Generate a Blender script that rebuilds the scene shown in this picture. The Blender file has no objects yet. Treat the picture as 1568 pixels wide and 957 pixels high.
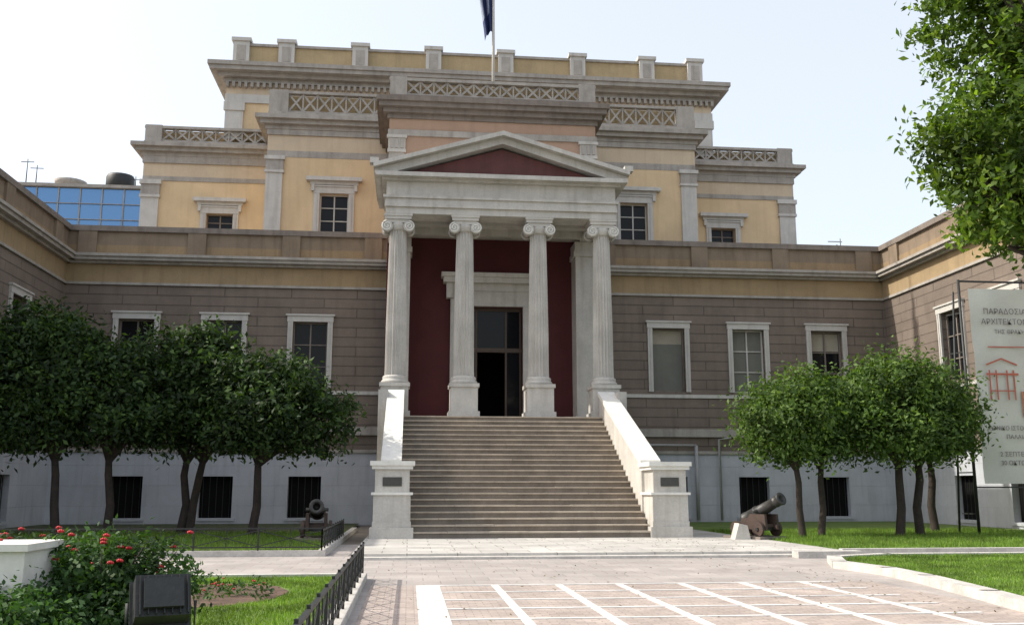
import bpy, math, random
import numpy as np
from mathutils import Matrix, Vector
random.seed(7)
scene=bpy.context.scene
R=math.radians
# ------------------------------------------------------------------ materials
def newmat(name):
    m=bpy.data.materials.new(name); m.use_nodes=True
    nt=m.node_tree; b=nt.nodes["Principled BSDF"]
    return m,nt,b
def node(nt,t,**k):
    n=nt.nodes.new(t)
    for a,v in k.items(): setattr(n,a,v)
    return n
def stone(name,col,var=.18,scale=1.2,rough=.85,bump=.25,streak=.25,fine=18,dirt=(.35,.32,.3),blotch=0):
    m,nt,b=newmat(name); L=nt.links
    tc=node(nt,'ShaderNodeTexCoord')
    n1=node(nt,'ShaderNodeTexNoise'); n1.inputs['Scale'].default_value=scale; n1.inputs['Detail'].default_value=8; n1.inputs['Roughness'].default_value=.65
    L.new(tc.outputs['Object'],n1.inputs['Vector'])
    mp=node(nt,'ShaderNodeMapping'); mp.inputs['Scale'].default_value=(2.2,2.2,.22) if not blotch else (.35,.55,1)
    L.new(tc.outputs['Object'],mp.inputs['Vector'])
    n2=node(nt,'ShaderNodeTexNoise'); n2.inputs['Scale'].default_value=1.6; n2.inputs['Detail'].default_value=6
    L.new(mp.outputs[0],n2.inputs['Vector'])
    n3=node(nt,'ShaderNodeTexNoise'); n3.inputs['Scale'].default_value=fine; n3.inputs['Detail'].default_value=6
    L.new(tc.outputs['Object'],n3.inputs['Vector'])
    r1=node(nt,'ShaderNodeMapRange'); r1.inputs[1].default_value=.3; r1.inputs[2].default_value=.7; r1.inputs[3].default_value=1-var; r1.inputs[4].default_value=1+var*.7
    L.new(n1.outputs[0],r1.inputs[0])
    r3=node(nt,'ShaderNodeMapRange'); r3.inputs[1].default_value=.3; r3.inputs[2].default_value=.7; r3.inputs[3].default_value=1-var*.45; r3.inputs[4].default_value=1+var*.35
    L.new(n3.outputs[0],r3.inputs[0])
    mu=node(nt,'ShaderNodeMath',operation='MULTIPLY'); L.new(r1.outputs[0],mu.inputs[0]); L.new(r3.outputs[0],mu.inputs[1])
    vm=node(nt,'ShaderNodeVectorMath',operation='SCALE'); vm.inputs[0].default_value=col; L.new(mu.outputs[0],vm.inputs['Scale'])
    r2=node(nt,'ShaderNodeMapRange'); r2.inputs[1].default_value=.5; r2.inputs[2].default_value=.75; r2.inputs[3].default_value=0; r2.inputs[4].default_value=streak
    L.new(n2.outputs[0],r2.inputs[0])
    mx=node(nt,'ShaderNodeMix',data_type='RGBA'); L.new(r2.outputs[0],mx.inputs[0]); L.new(vm.outputs[0],mx.inputs[6])
    mx.inputs[7].default_value=(col[0]*dirt[0],col[1]*dirt[1],col[2]*dirt[2],1)
    L.new(mx.outputs[2],b.inputs['Base Color'])
    b.inputs['Roughness'].default_value=rough
    bp=node(nt,'ShaderNodeBump'); bp.inputs['Strength'].default_value=bump; bp.inputs['Distance'].default_value=.02
    L.new(n3.outputs[0],bp.inputs['Height']); L.new(bp.outputs[0],b.inputs['Normal'])
    return m
def brickify(m,bw,bh,mort,amount,offset=.5,horizontal=False,bumpd=.03,vary=.12):
    """overlay coursed joints on a stone material"""
    nt=m.node_tree; L=nt.links; b=nt.nodes["Principled BSDF"]
    src=b.inputs['Base Color'].links[0].from_socket
    geo=node(nt,'ShaderNodeTexCoord'); sp=node(nt,'ShaderNodeSeparateXYZ'); L.new(geo.outputs['Object'],sp.inputs[0])
    cb=node(nt,'ShaderNodeCombineXYZ')
    if horizontal:
        L.new(sp.outputs[0],cb.inputs[0]); L.new(sp.outputs[1],cb.inputs[1])
    else:
        ad=node(nt,'ShaderNodeMath',operation='ADD'); L.new(sp.outputs[0],ad.inputs[0]); L.new(sp.outputs[1],ad.inputs[1])
        L.new(ad.outputs[0],cb.inputs[0]); L.new(sp.outputs[2],cb.inputs[1])
    br=node(nt,'ShaderNodeTexBrick'); br.inputs['Scale'].default_value=1; br.inputs['Brick Width'].default_value=bw; br.inputs['Row Height'].default_value=bh
    br.inputs['Mortar Size'].default_value=mort; br.inputs['Mortar Smooth'].default_value=.3; br.offset=offset
    br.inputs['Color1'].default_value=(1-vary,)*3+(1,); br.inputs['Color2'].default_value=(1+vary,)*3+(1,); br.inputs['Mortar'].default_value=(amount,)*3+(1,)
    L.new(cb.outputs[0],br.inputs['Vector'])
    mm=node(nt,'ShaderNodeMix',data_type='RGBA',blend_type='MULTIPLY'); mm.inputs[0].default_value=1
    L.new(src,mm.inputs[6]); L.new(br.outputs['Color'],mm.inputs[7]); L.new(mm.outputs[2],b.inputs['Base Color'])
    bp=node(nt,'ShaderNodeBump'); bp.inputs['Strength'].default_value=.8; bp.inputs['Distance'].default_value=bumpd; bp.invert=True
    L.new(br.outputs['Fac'],bp.inputs['Height'])
    old=b.inputs['Normal'].links[0].from_socket; L.new(old,bp.inputs['Normal']); L.new(bp.outputs[0],b.inputs['Normal'])
    return m
M={}
M['marble']=stone('marble',(.49,.47,.435),.18,.9,.7,.2,.45,dirt=(.5,.46,.42))
M['marble_white']=stone('marble_white',(.68,.67,.63),.1,1.5,.6,.1,.2)
M['greystone']=stone('greystone',(.35,.325,.295),.2,1.4,.85,.25,.4)
M['darkstone']=stone('darkstone',(.20,.17,.148),.2,1.4,.85,.25,.45)
M['yellow']=stone('yellow_plaster',(.63,.48,.30),.12,.6,.9,.12,.3,dirt=(.68,.6,.55))
M['yellow_pale']=stone('pale_plaster',(.55,.45,.33),.1,.7,.9,.12,.25,dirt=(.6,.55,.5))
M['ochre']=stone('ochre_plaster',(.32,.235,.135),.16,.8,.9,.12,.4,dirt=(.5,.5,.5))
M['latticeback']=stone('lattice_ochre',(.40,.31,.18),.16,.8,.9,.12,.35,dirt=(.5,.5,.5))
M['terra']=stone('terracotta_plaster',(.37,.25,.18),.12,.8,.9,.12,.3,dirt=(.6,.6,.6))
M['parbrown']=stone('parapet_brown',(.215,.165,.118),.18,.9,.9,.15,.4)
M['parochre']=stone('parapet_ochre',(.27,.195,.115),.18,.9,.9,.15,.4)
M['rustic']=brickify(stone('rusticated_stone',(.185,.148,.122),.2,.6,.9,.3,.4,dirt=(.6,.6,.6)),3.1,.46,.024,.62,bumpd=.05,vary=.05)
M['redwall']=stone('pompeian_red',(.072,.012,.013),.2,.8,.85,.1,.3,dirt=(.5,.5,.5))
M['redtym']=stone('tympanum_red',(.12,.042,.04),.2,.8,.8,.1,.3)
M['basement']=brickify(stone('basement_render',(.47,.49,.53),.12,.7,.85,.2,.4,dirt=(.6,.6,.6)),1.9,.9,.008,.85,vary=.03,bumpd=.01)
M['white']=stone('white_frame',(.50,.485,.455),.1,2,.65,.1,.3)
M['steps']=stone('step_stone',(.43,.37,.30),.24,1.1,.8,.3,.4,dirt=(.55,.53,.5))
M['riser_shaded']=stone('riser_stone_shaded',(.20,.17,.14),.24,1.1,.85,.3,.5,dirt=(.6,.58,.55))  # same step stone, darkened so the risers carry painted shade
M['pale_slab']=brickify(stone('pale_slab',(.47,.45,.42),.22,.8,.75,.2,.4,blotch=1,dirt=(.6,.58,.55)),1.2,.8,.014,.5,horizontal=True,bumpd=.01)
M['paving']=brickify(stone('pink_paving',(.36,.325,.305),.22,.5,.8,.2,.45,blotch=1,dirt=(.65,.63,.62)),.6,.6,.008,.7,horizontal=True,bumpd=.008,offset=.5,vary=.08)
M['brickpave']=brickify(stone('brick_paver',(.40,.335,.30),.25,.9,.8,.3,.45,blotch=1,dirt=(.65,.6,.58)),.22,.11,.006,.6,horizontal=True,bumpd=.01,vary=.13)
M['whitestrip']=stone('white_marble_strip',(.66,.65,.63),.25,1.5,.6,.1,.35,blotch=1,dirt=(.7,.68,.66))
M['kerb']=stone('kerb_stone',(.50,.48,.45),.25,2,.8,.3,.3)
M['soil']=stone('soil',(.10,.06,.04),.4,3,.95,1,.0)
M['ground']=stone('ground_earth',(.17,.15,.13),.3,.3,.95,.4,.0)
M['bark']=stone('bark',(.04,.03,.024),.4,4,.95,1,.2,fine=40)
M['iron']=stone('dark_iron',(.015,.017,.017),.3,6,.55,.3,0)
M['bronze']=stone('cannon_bronze',(.028,.027,.026),.35,5,.5,.3,.3)
M['carriage']=stone('carriage_wood',(.055,.034,.026),.3,5,.75,.3,.3)
M['pipe']=stone('pipe_paint',(.36,.36,.36),.1,2,.6,.05,.2)
M['plaque']=stone('bronze_plaque',(.05,.05,.045),.2,5,.5,.1,0)
M['shutter']=stone('shutter_grey',(.14,.14,.12),.1,2,.7,.1,.1)
M['curtain']=stone('curtain',(.33,.30,.24),.1,2,.9,.1,.1)
M['banner']=stone('banner_fabric',(.52,.53,.48),.08,.6,.8,.05,0)
M['bred']=stone('banner_red',(.42,.12,.08),.1,3,.8,.05,0)
M['borange']=stone('banner_orange',(.45,.20,.11),.3,6,.8,.05,0)
M['bdark']=stone('banner_ink',(.16,.14,.14),.1,3,.8,.05,0)
M['flagblue']=stone('flag_blue',(.012,.025,.10),.1,3,.8,.05,0)
M['flagwhite']=stone('flag_white',(.25,.29,.38),.1,3,.8,.05,0)
M['wood']=stone('door_wood',(.06,.035,.02),.25,3,.5,.1,.2)
M['rose']=stone('rose_petal',(.50,.015,.025),.25,20,.6,.1,0)
def glassmat(name,col,rough=.08,ior=1.45):
    m,nt,b=newmat(name); b.inputs['Base Color'].default_value=(*col,1); b.inputs['Roughness'].default_value=rough
    tc=node(nt,'ShaderNodeTexCoord'); n=node(nt,'ShaderNodeTexNoise'); n.inputs['Scale'].default_value=.9
    nt.links.new(tc.outputs['Object'],n.inputs['Vector'])
    bp=node(nt,'ShaderNodeBump'); bp.inputs['Strength'].default_value=.12; bp.inputs['Distance'].default_value=.05
    nt.links.new(n.outputs[0],bp.inputs['Height']); nt.links.new(bp.outputs[0],b.inputs['Normal'])
    b.inputs['IOR'].default_value=ior
    return m
M['glass']=glassmat('window_glass',(.008,.009,.011),ior=1.28)
M['dark']=glassmat('dark_interior',(.008,.008,.008),.8,1.2)
M['blueglass']=glassmat('blue_curtain_glass',(.13,.26,.46),.12)
M['blueglass'].node_tree.nodes["Principled BSDF"].inputs['Metallic'].default_value=.6
def leafmat(name,c1,c2,c3,trans=.35):
    m,nt,b=newmat(name); L=nt.links
    g=node(nt,'ShaderNodeNewGeometry'); cr=node(nt,'ShaderNodeValToRGB')
    cr.color_ramp.elements[0].color=(*c1,1); cr.color_ramp.elements[1].color=(*c3,1)
    e=cr.color_ramp.elements.new(.55); e.color=(*c2,1)
    L.new(g.outputs['Random Per Island'],cr.inputs[0])
    tc=node(nt,'ShaderNodeTexCoord'); nz=node(nt,'ShaderNodeTexNoise'); nz.inputs['Scale'].default_value=1.1; nz.inputs['Detail'].default_value=4
    L.new(tc.outputs['Object'],nz.inputs['Vector']); mr=node(nt,'ShaderNodeMapRange'); mr.inputs[1].default_value=.35; mr.inputs[2].default_value=.65; mr.inputs[3].default_value=.55; mr.inputs[4].default_value=1.4
    L.new(nz.outputs[0],mr.inputs[0]); vs=node(nt,'ShaderNodeVectorMath',operation='SCALE'); L.new(cr.outputs[0],vs.inputs[0]); L.new(mr.outputs[0],vs.inputs['Scale'])
    L.new(vs.outputs[0],b.inputs['Base Color']); b.inputs['Roughness'].default_value=.6; b.inputs['Specular IOR Level'].default_value=.25
    tr=node(nt,'ShaderNodeBsdfTranslucent'); 
    sc=node(nt,'ShaderNodeVectorMath',operation='MULTIPLY'); sc.inputs[1].default_value=(1.6,1.7,.5); L.new(vs.outputs[0],sc.inputs[0]); L.new(sc.outputs[0],tr.inputs[0])
    mx=node(nt,'ShaderNodeMixShader'); mx.inputs[0].default_value=trans
    out=nt.nodes['Material Output']; L.new(b.outputs[0],mx.inputs[1]); L.new(tr.outputs[0],mx.inputs[2]); L.new(mx.outputs[0],out.inputs[0])
    return m
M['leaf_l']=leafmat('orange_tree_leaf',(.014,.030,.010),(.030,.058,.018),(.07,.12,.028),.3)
M['leaf_r']=leafmat('orange_tree_leaf_sunlit',(.035,.07,.016),(.07,.125,.028),(.13,.20,.045),.35)  # sunlit copy of the orange leaf: sunlight painted in as brighter colour
M['leaf_n']=leafmat('near_tree_leaf',(.03,.06,.010),(.065,.12,.016),(.15,.22,.028),.4)
M['leaf_b']=leafmat('rose_leaf',(.02,.05,.014),(.035,.08,.022),(.06,.12,.028),.3)
M['blade']=leafmat('grass_blade',(.08,.15,.02),(.13,.22,.035),(.20,.29,.06),.3)
M['litter']=leafmat('dry_leaf',(.06,.04,.02),(.12,.08,.03),(.16,.14,.05),.2)
def grassmat(name,c1,c2):
    m,nt,b=newmat(name); L=nt.links
    tc=node(nt,'ShaderNodeTexCoord'); n=node(nt,'ShaderNodeTexNoise'); n.inputs['Scale'].default_value=1.3; n.inputs['Detail'].default_value=10; n.inputs['Roughness'].default_value=.75
    L.new(tc.outputs['Object'],n.inputs['Vector']); cr=node(nt,'ShaderNodeValToRGB')
    cr.color_ramp.elements[0].position=.35; cr.color_ramp.elements[1].position=.68
    cr.color_ramp.elements[0].color=(*c1,1); cr.color_ramp.elements[1].color=(*c2,1)
    L.new(n.outputs[0],cr.inputs[0]); L.new(cr.outputs[0],b.inputs['Base Color']); b.inputs['Roughness'].default_value=.95
    n2=node(nt,'ShaderNodeTexNoise'); n2.inputs['Scale'].default_value=40; L.new(tc.outputs['Object'],n2.inputs['Vector'])
    bp=node(nt,'ShaderNodeBump'); bp.inputs['Distance'].default_value=.04; L.new(n2.outputs[0],bp.inputs['Height']); L.new(bp.outputs[0],b.inputs['Normal'])
    return m
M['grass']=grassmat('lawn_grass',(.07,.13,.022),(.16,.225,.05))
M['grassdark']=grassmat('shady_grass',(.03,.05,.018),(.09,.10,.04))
# ------------------------------------------------------------------ builder
def empty(name,loc=(0,0,0)):
    e=bpy.data.objects.new(name,None); e.location=loc; scene.collection.objects.link(e); return e
class B:
    def __init__(s): s.v=[];s.f=[];s.m=[];s.mats=[];s.sm=[];s.T=Matrix.Identity(4)
    def mi(s,mat):
        if mat not in s.mats: s.mats.append(mat)
        return s.mats.index(mat)
    def add(s,vs,fs,mat,smooth=False):
        o=len(s.v); T=s.T
        s.v+= [tuple(T@Vector(p)) for p in vs]; k=s.mi(mat)
        flip=T.determinant()<0
        for f in fs:
            f=[o+i for i in f]
            if flip: f=f[::-1]
            s.f.append(f); s.m.append(k); s.sm.append(smooth)
    def box(s,x0,x1,y0,y1,z0,z1,mat):
        if x1<x0:x0,x1=x1,x0
        if y1<y0:y0,y1=y1,y0
        s.add([(x0,y0,z0),(x1,y0,z0),(x1,y1,z0),(x0,y1,z0),(x0,y0,z1),(x1,y0,z1),(x1,y1,z1),(x0,y1,z1)],
              [(0,3,2,1),(4,5,6,7),(0,1,5,4),(1,2,6,5),(2,3,7,6),(3,0,4,7)],mat)
    def beam(s,p,q,w,h,mat,up=(0,0,1)):
        p=Vector(p);q=Vector(q);d=(q-p).normalized();u=Vector(up)
        if abs(d.dot(u))>.98:u=Vector((0,1,0))
        a=d.cross(u).normalized();b=a.cross(d).normalized()
        vs=[]
        for c in (p,q):
            for i,j in ((-1,-1),(1,-1),(1,1),(-1,1)): vs.append(tuple(c+a*i*w/2+b*j*h/2))
        s.add(vs,[(0,1,2,3)[::-1],(4,5,6,7),(0,1,5,4),(1,2,6,5),(2,3,7,6),(3,0,4,7)],mat)
    def tube(s,pts,rad,mat,n=10,cap=True):
        vs=[];fs=[];pts=[Vector(p) for p in pts]
        for i,p in enumerate(pts):
            d=(pts[min(i+1,len(pts)-1)]-pts[max(i-1,0)]).normalized()
            u=Vector((0,1,0)) if abs(d.z)>.7 else Vector((0,0,1))
            a=d.cross(u).normalized();b=a.cross(d)
            for k in range(n):
                t=2*math.pi*k/n; vs.append(tuple(p+(a*math.cos(t)+b*math.sin(t))*rad[i]))
        for i in range(len(pts)-1):
            for k in range(n): fs.append((i*n+k,i*n+(k+1)%n,(i+1)*n+(k+1)%n,(i+1)*n+k))
        if cap: fs.append(tuple(range(n))[::-1]); fs.append(tuple(range((len(pts)-1)*n,len(pts)*n)))
        s.add(vs,fs,mat,True)
    def lathe(s,cx,cy,prof,mat,n=32,flute=0,depth=.05):
        vs=[];fs=[]
        for r,z in prof:
            for k in range(n):
                t=2*math.pi*k/n; rr=r
                if flute: rr=r*(1-depth*abs(math.sin(t*flute/2)))
                vs.append((cx+rr*math.cos(t),cy+rr*math.sin(t),z))
        for i in range(len(prof)-1):
            for k in range(n): fs.append((i*n+k,i*n+(k+1)%n,(i+1)*n+(k+1)%n,(i+1)*n+k))
        fs.append(tuple(range(n))[::-1]); fs.append(tuple(range((len(prof)-1)*n,len(prof)*n)))
        s.add(vs,fs,mat,not flute)
    def prism(s,poly,y0,y1,mat): # poly in x,z
        n=len(poly); vs=[(x,y0,z) for x,z in poly]+[(x,y1,z) for x,z in poly]
        fs=[tuple(range(n)),tuple(range(n,2*n))[::-1]]+[(i,(i+1)%n,n+(i+1)%n,n+i)[::-1] for i in range(n)]
        s.add(vs,fs,mat)
    def prismx(s,poly,x0,x1,mat): # poly in y,z
        n=len(poly); vs=[(x0,y,z) for y,z in poly]+[(x1,y,z) for y,z in poly]
        fs=[tuple(range(n))[::-1],tuple(range(n,2*n))]+[(i,(i+1)%n,n+(i+1)%n,n+i) for i in range(n)]
        s.add(vs,fs,mat)
    def make(s,name,parent=None):
        me=bpy.data.meshes.new(name); me.from_pydata(s.v,[],s.f)
        for k in s.mats: me.materials.append(M[k])
        me.polygons.foreach_set('material_index',s.m); me.polygons.foreach_set('use_smooth',s.sm); me.update()
        o=bpy.data.objects.new(name,me); scene.collection.objects.link(o)
        if parent: o.parent=parent
        return o
def frame_wall(bd,x0,x1,z0,z1,th,ops,mat,y=0):
    if not ops: bd.box(x0,x1,y,y+th,z0,z1,mat); return
    ops=sorted(ops); za,zb=ops[0][2],ops[0][3]
    if za>z0: bd.box(x0,x1,y,y+th,z0,za,mat)
    if zb<z1: bd.box(x0,x1,y,y+th,zb,z1,mat)
    c=x0
    for cx,w,_,_ in ops:
        bd.box(c,cx-w/2,y,y+th,za,zb,mat); c=cx+w/2
    bd.box(c,x1,y,y+th,za,zb,mat)
def window(bd,cx,w,za,zb,y=0,style='dark',sur=.28,hood=False,sill=True):
    yy=y+.30
    if style=='shutter': bd.box(cx-w/2,cx+w/2,yy,yy+.05,za,zb-.75,'shutter'); bd.box(cx-w/2,cx+w/2,yy+.02,yy+.07,zb-.75,zb,'curtain')
    elif style=='green': bd.box(cx-w/2,cx+w/2,yy,yy+.05,za,zb,'shutter')
    elif style=='halfcurtain':
        bd.box(cx-w/2,cx+w/2,yy,yy+.05,za,zb-1.0,'glass'); bd.box(cx-w/2,cx+w/2,yy+.02,yy+.07,zb-1.0,zb-.1,'curtain')
    else: bd.box(cx-w/2,cx+w/2,yy,yy+.05,za,zb,'glass')
    fm='white' if style in('mull','green') else 'darkstone'
    t=.07
    bd.box(cx-w/2,cx-w/2+t,yy-.08,yy-.002,za,zb,fm); bd.box(cx+w/2-t,cx+w/2,yy-.08,yy-.002,za,zb,fm)
    bd.box(cx-w/2+t,cx+w/2-t,yy-.08,yy-.002,zb-t,zb,fm); bd.box(cx-w/2+t,cx+w/2-t,yy-.08,yy-.002,za,za+t,fm)
    if style!='shutter': bd.box(cx-t/2,cx+t/2,yy-.07,yy-.003,za+t,zb-t,fm)
    for f in (.33,.66):
        if style!='shutter': bd.box(cx-w/2+t,cx+w/2-t,yy-.06,yy-.004,za+(zb-za)*f-.025,za+(zb-za)*f+.025,fm)
    if sur:
        s=sur
        bd.box(cx-w/2-s,cx-w/2-.003,y-.09,y+.12,za,zb,'white'); bd.box(cx+w/2+.003,cx+w/2+s,y-.09,y+.12,za,zb,'white')
        bd.box(cx-w/2-s*.55,cx-w/2-s*.42,y-.12,y-.091,za,zb,'white'); bd.box(cx+w/2+s*.42,cx+w/2+s*.55,y-.12,y-.091,za,zb,'white')
        bd.box(cx-w/2-s-.03,cx+w/2+s+.03,y-.11,y+.12,zb+.003,zb+s+.04,'white')
        bd.box(cx-w/2-s-.10,cx+w/2+s+.10,y-.17,y+.1,zb+s+.04,zb+s+.12,'white')
        if sill: bd.box(cx-w/2-s-.08,cx+w/2+s+.08,y-.17,y+.25,za-.16,za-.003,'white')
    if hood:
        h0=zb+sur+.16
        bd.box(cx-w/2-.5,cx+w/2+.5,y-.15,y+.05,h0,h0+.18,'white')
        bd.box(cx-w/2-.70,cx+w/2+.70,y-.36,y+.05,h0+.18,h0+.38,'white')
        for sgn in(-1,1): bd.box(cx+sgn*(w/2+.36)-.08,cx+sgn*(w/2+.36)+.08,y-.2,y+.03,h0-.35,h0,'white')
def lattice(bd,x0,x1,y,z0,z1,mat='greystone',piers=(),cell=.62):
    th=.22; rail=.15
    bd.box(x0,x1,y,y+th,z0,z0+rail,mat); bd.box(x0-.04,x1+.04,y-.05,y+th+.05,z1-rail,z1,mat)
    bd.box(x0+.1,x1-.1,y+th+.25,y+th+.35,z0,z1-.1,'latticeback')
    za,zb=z0+rail,z1-rail
    segs=[];c=x0
    for a,b in sorted(piers):
        bd.box(a,b,y-.06,y+th+.06,z0+.002,z1+.04,mat)
        if a>c: segs.append((c,a))
        c=b
    if c<x1: segs.append((c,x1))
    for a,b in segs:
        n=max(1,round((b-a)/cell)); w=(b-a)/n
        for i in range(n):
            l=a+i*w; r=l+w
            bd.beam((l,y+th/2,za),(r,y+th/2,zb),.10,.085,mat,up=(0,1,0)); bd.beam((l,y+th/2+.004,zb),(r,y+th/2+.004,za),.10,.085,mat,up=(0,1,0))
            if i: bd.box(l-.035,l+.035,y+.05,y+th-.05,za,zb,mat)
def cornice(bd,x0,x1,y0,y1,z0,z1,steps,mat,dent=None):
    n=len(steps); h=(z1-z0)/n
    for i,o in enumerate(steps): bd.box(x0-o,x1+o,y0-o,y1+.0,z0+i*h,z0+(i+1)*h,mat)
    if dent:
        dz0,dz1,dw,gap,do=dent; x=x0
        while x<x1:
            bd.box(x,x+dw,y0-do,y0-.002,dz0,dz1,mat); x+=gap
# ================================================================== PARLIAMENT
parl=empty('neoclassical_parliament_building',(0,0,0))
CX=3.75
YW=46.0; XL=-16.1; XR=23.85
def wing(x0,x1,T,main,base,name,pil):
    b=B(); b.T=T
    frame_wall(b,x0,x1,0,3.3,.6,[(c,1.5,.35,2.22) for c in base],'basement')
    for c in base:
        b.box(c-.75,c+.75,.32,.37,.35,2.22,'dark')
        for k in range(5): b.box(c-.6+k*.3-.012,c-.6+k*.3+.012,.2,.23,.35,2.22,'iron')
        b.box(c-.9,c+.9,-.05,.1,.22,.347,'basement')
    b.box(x0,x1,-.10,.3,3.302,3.45,'greystone')
    b.box(x0,x1,0.003,.6,3.45,4.12,'rustic')
    b.box(x0,x1,-.16,.6,4.12,4.5,'greystone')
    b.box(x0,x1,-.05,.6,4.5,6.0,'rustic')
    b.box(x0,x1,-.12,.6,6.0,6.17,'white')
    frame_wall(b,x0,x1,6.17,11.16,.6,[(c,1.62,6.3,9.44) for c,_ in main],'rustic')
    for c,st in main: window(b,c,1.62,6.3,9.44,style=st,sur=.24,sill=False)
    b.box(x0,x1,-.05,.6,11.16,12.02,'ochre')
    b.box(x0,x1,-.10,.6,11.16-.12,11.158,'greystone')
    b.box(x0,x1,-.25,.6,12.02,12.14,'greystone'); b.box(x0,x1,-.5,.6,12.14,12.30,'greystone'); b.box(x0,x1,-.6,.6,12.30,12.43,'greystone')
    b.box(x0,x1,-.02,.5,12.43,12.95,'parochre')
    b.box(x0,x1,-.001,.5,12.95,13.6,'parbrown')
    b.box(x0,x1,-.15,.6,13.6,13.86,'darkstone')
    for p in pil: b.box(p-.42,p+.42,-.12,.4,12.43,13.598,'parbrown')
    return b.make(name,parl)
Tf=Matrix.Translation((0,YW,0))
wing(XL,-1.2,Tf,[(-12.73,'dark'),(-8.74,'dark'),(-4.76,'dark')],[-12.73,-8.74,-4.76],'left_wing_front',[-15.2,-10.2,-5.8,-1.9])
wing(8.7,XR,Tf,[(12.6,'shutter'),(16.65,'green'),(20.7,'halfcurtain')],[12.6,16.65,20.7],'right_wing_front',[9.6,14.3,18.5,22.9])
TL=Matrix.Translation((XL,0,0))@Matrix(((0,-1,0,0),(1,0,0,0),(0,0,1,0),(0,0,0,1)))
YN=29.0
wing(YN,YW,TL,[(41,'dark'),(37,'dark'),(33,'dark')],[41,37,33],'left_side_wing',[44.5,39,34])
TR=Matrix.Translation((XR,0,0))@Matrix(((0,1,0,0),(-1,0,0,0),(0,0,1,0),(0,0,0,1)))
wing(-YW,-YN,TR,[(-40,'dark'),(-36,'dark'),(-32,'dark')],[-40,-36,-32],'right_side_wing',[-44.5,-39,-34])
b=B()
b.box(XL-12,XL-.61,YN,YW+12,0,13.0,'darkstone'); b.box(XR+.61,XR+12,YN,YW+12,0,13.0,'darkstone')
b.box(XL-.6,XR+.6,YW+.61,YW+12,10,12.7,'darkstone')
for xx in((XL-12,XL-.6),(XR+.6,XR+12)): b.box(xx[0],xx[1],YN-.1,YN+.5,13.0,13.86,'darkstone')
b.make('wing_roof',parl)
# --- podium and porch
b=B()
b.box(-1.15,8.65,39.0,45.99,0,4.5,'greystone')
b.box(-1.25,8.75,38.98,45.9,4.2,4.504,'greystone')
YD=44.5
frame_wall(b,-1.2,8.7,4.505,13.3,.5,[(3.75,2.9,4.505,10.05)],'redwall',y=YD)
for s in(-1,1):
    b.box(3.75+s*1.453,3.75+s*1.95,YD-.22,YD+.3,4.505,10.05,'marble')
b.box(1.8,5.7,YD-.24,YD+.3,10.053,10.75,'marble'); b.box(1.7,5.8,YD-.3,YD-.002,10.75,11.1,'marble')
b.box(1.45,6.05,YD-.6,YD-.002,11.1,11.35,'marble'); b.box(1.35,6.15,YD-.7,YD-.002,11.35,11.55,'marble')
for s in(-1,1): b.box(3.75+s*2.0-.15,3.75+s*2.0+.15,YD-.4,YD-.003,10.4,11.098,'marble')
b.box(1.9,5.6,YD+4.5,YD+4.6,4.4,10.4,'dark'); b.box(1.9,2.25,YD+.5,YD+4.5,4.4,10.4,'darkstone'); b.box(5.25,5.6,YD+.5,YD+4.5,4.4,10.4,'darkstone'); b.box(1.9,5.6,YD+.5,YD+4.6,10.06,10.4,'darkstone'); b.box(1.9,5.6,YD+.5,YD+4.6,4.4,4.49,'darkstone')
b.box(2.3,5.2,YD+.30,YD+.42,7.95,8.15,'wood'); b.box(2.3,5.2,YD+.30,YD+.42,9.9,10.05,'wood')
for x in(2.33,3.0,4.4,5.08): b.box(x,x+.09,YD+.31,YD+.41,4.505,9.9,'wood')
b.box(2.42,3.0,YD+.35,YD+.38,4.505,9.9,'glass'); b.box(4.49,5.08,YD+.35,YD+.38,4.505,9.9,'glass'); b.box(3.09,4.4,YD+.35,YD+.38,8.15,9.9,'glass')
for x in(-.95,7.55):
    b.box(x,x+.85,YD-1.2,YD-.002,4.505,12.3,'marble'); b.box(x-.08,x+.93,YD-1.28,YD-.002,12.3,12.55,'marble'); b.box(x-.03,x+.88,YD-1.23,YD-.002,12.55,13.0,'marble')
    b.box(x-.06,x+.91,YD-1.26,YD-.002,4.506,4.9,'marble')
b.box(-1.2,8.7,39.35,YD,13.3,13.45,'marble')
for yy in(41.0,42.6): b.box(-1.19,8.69,yy,yy+.3,13.0,13.298,'marble')
b.make('porch',parl)
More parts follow.
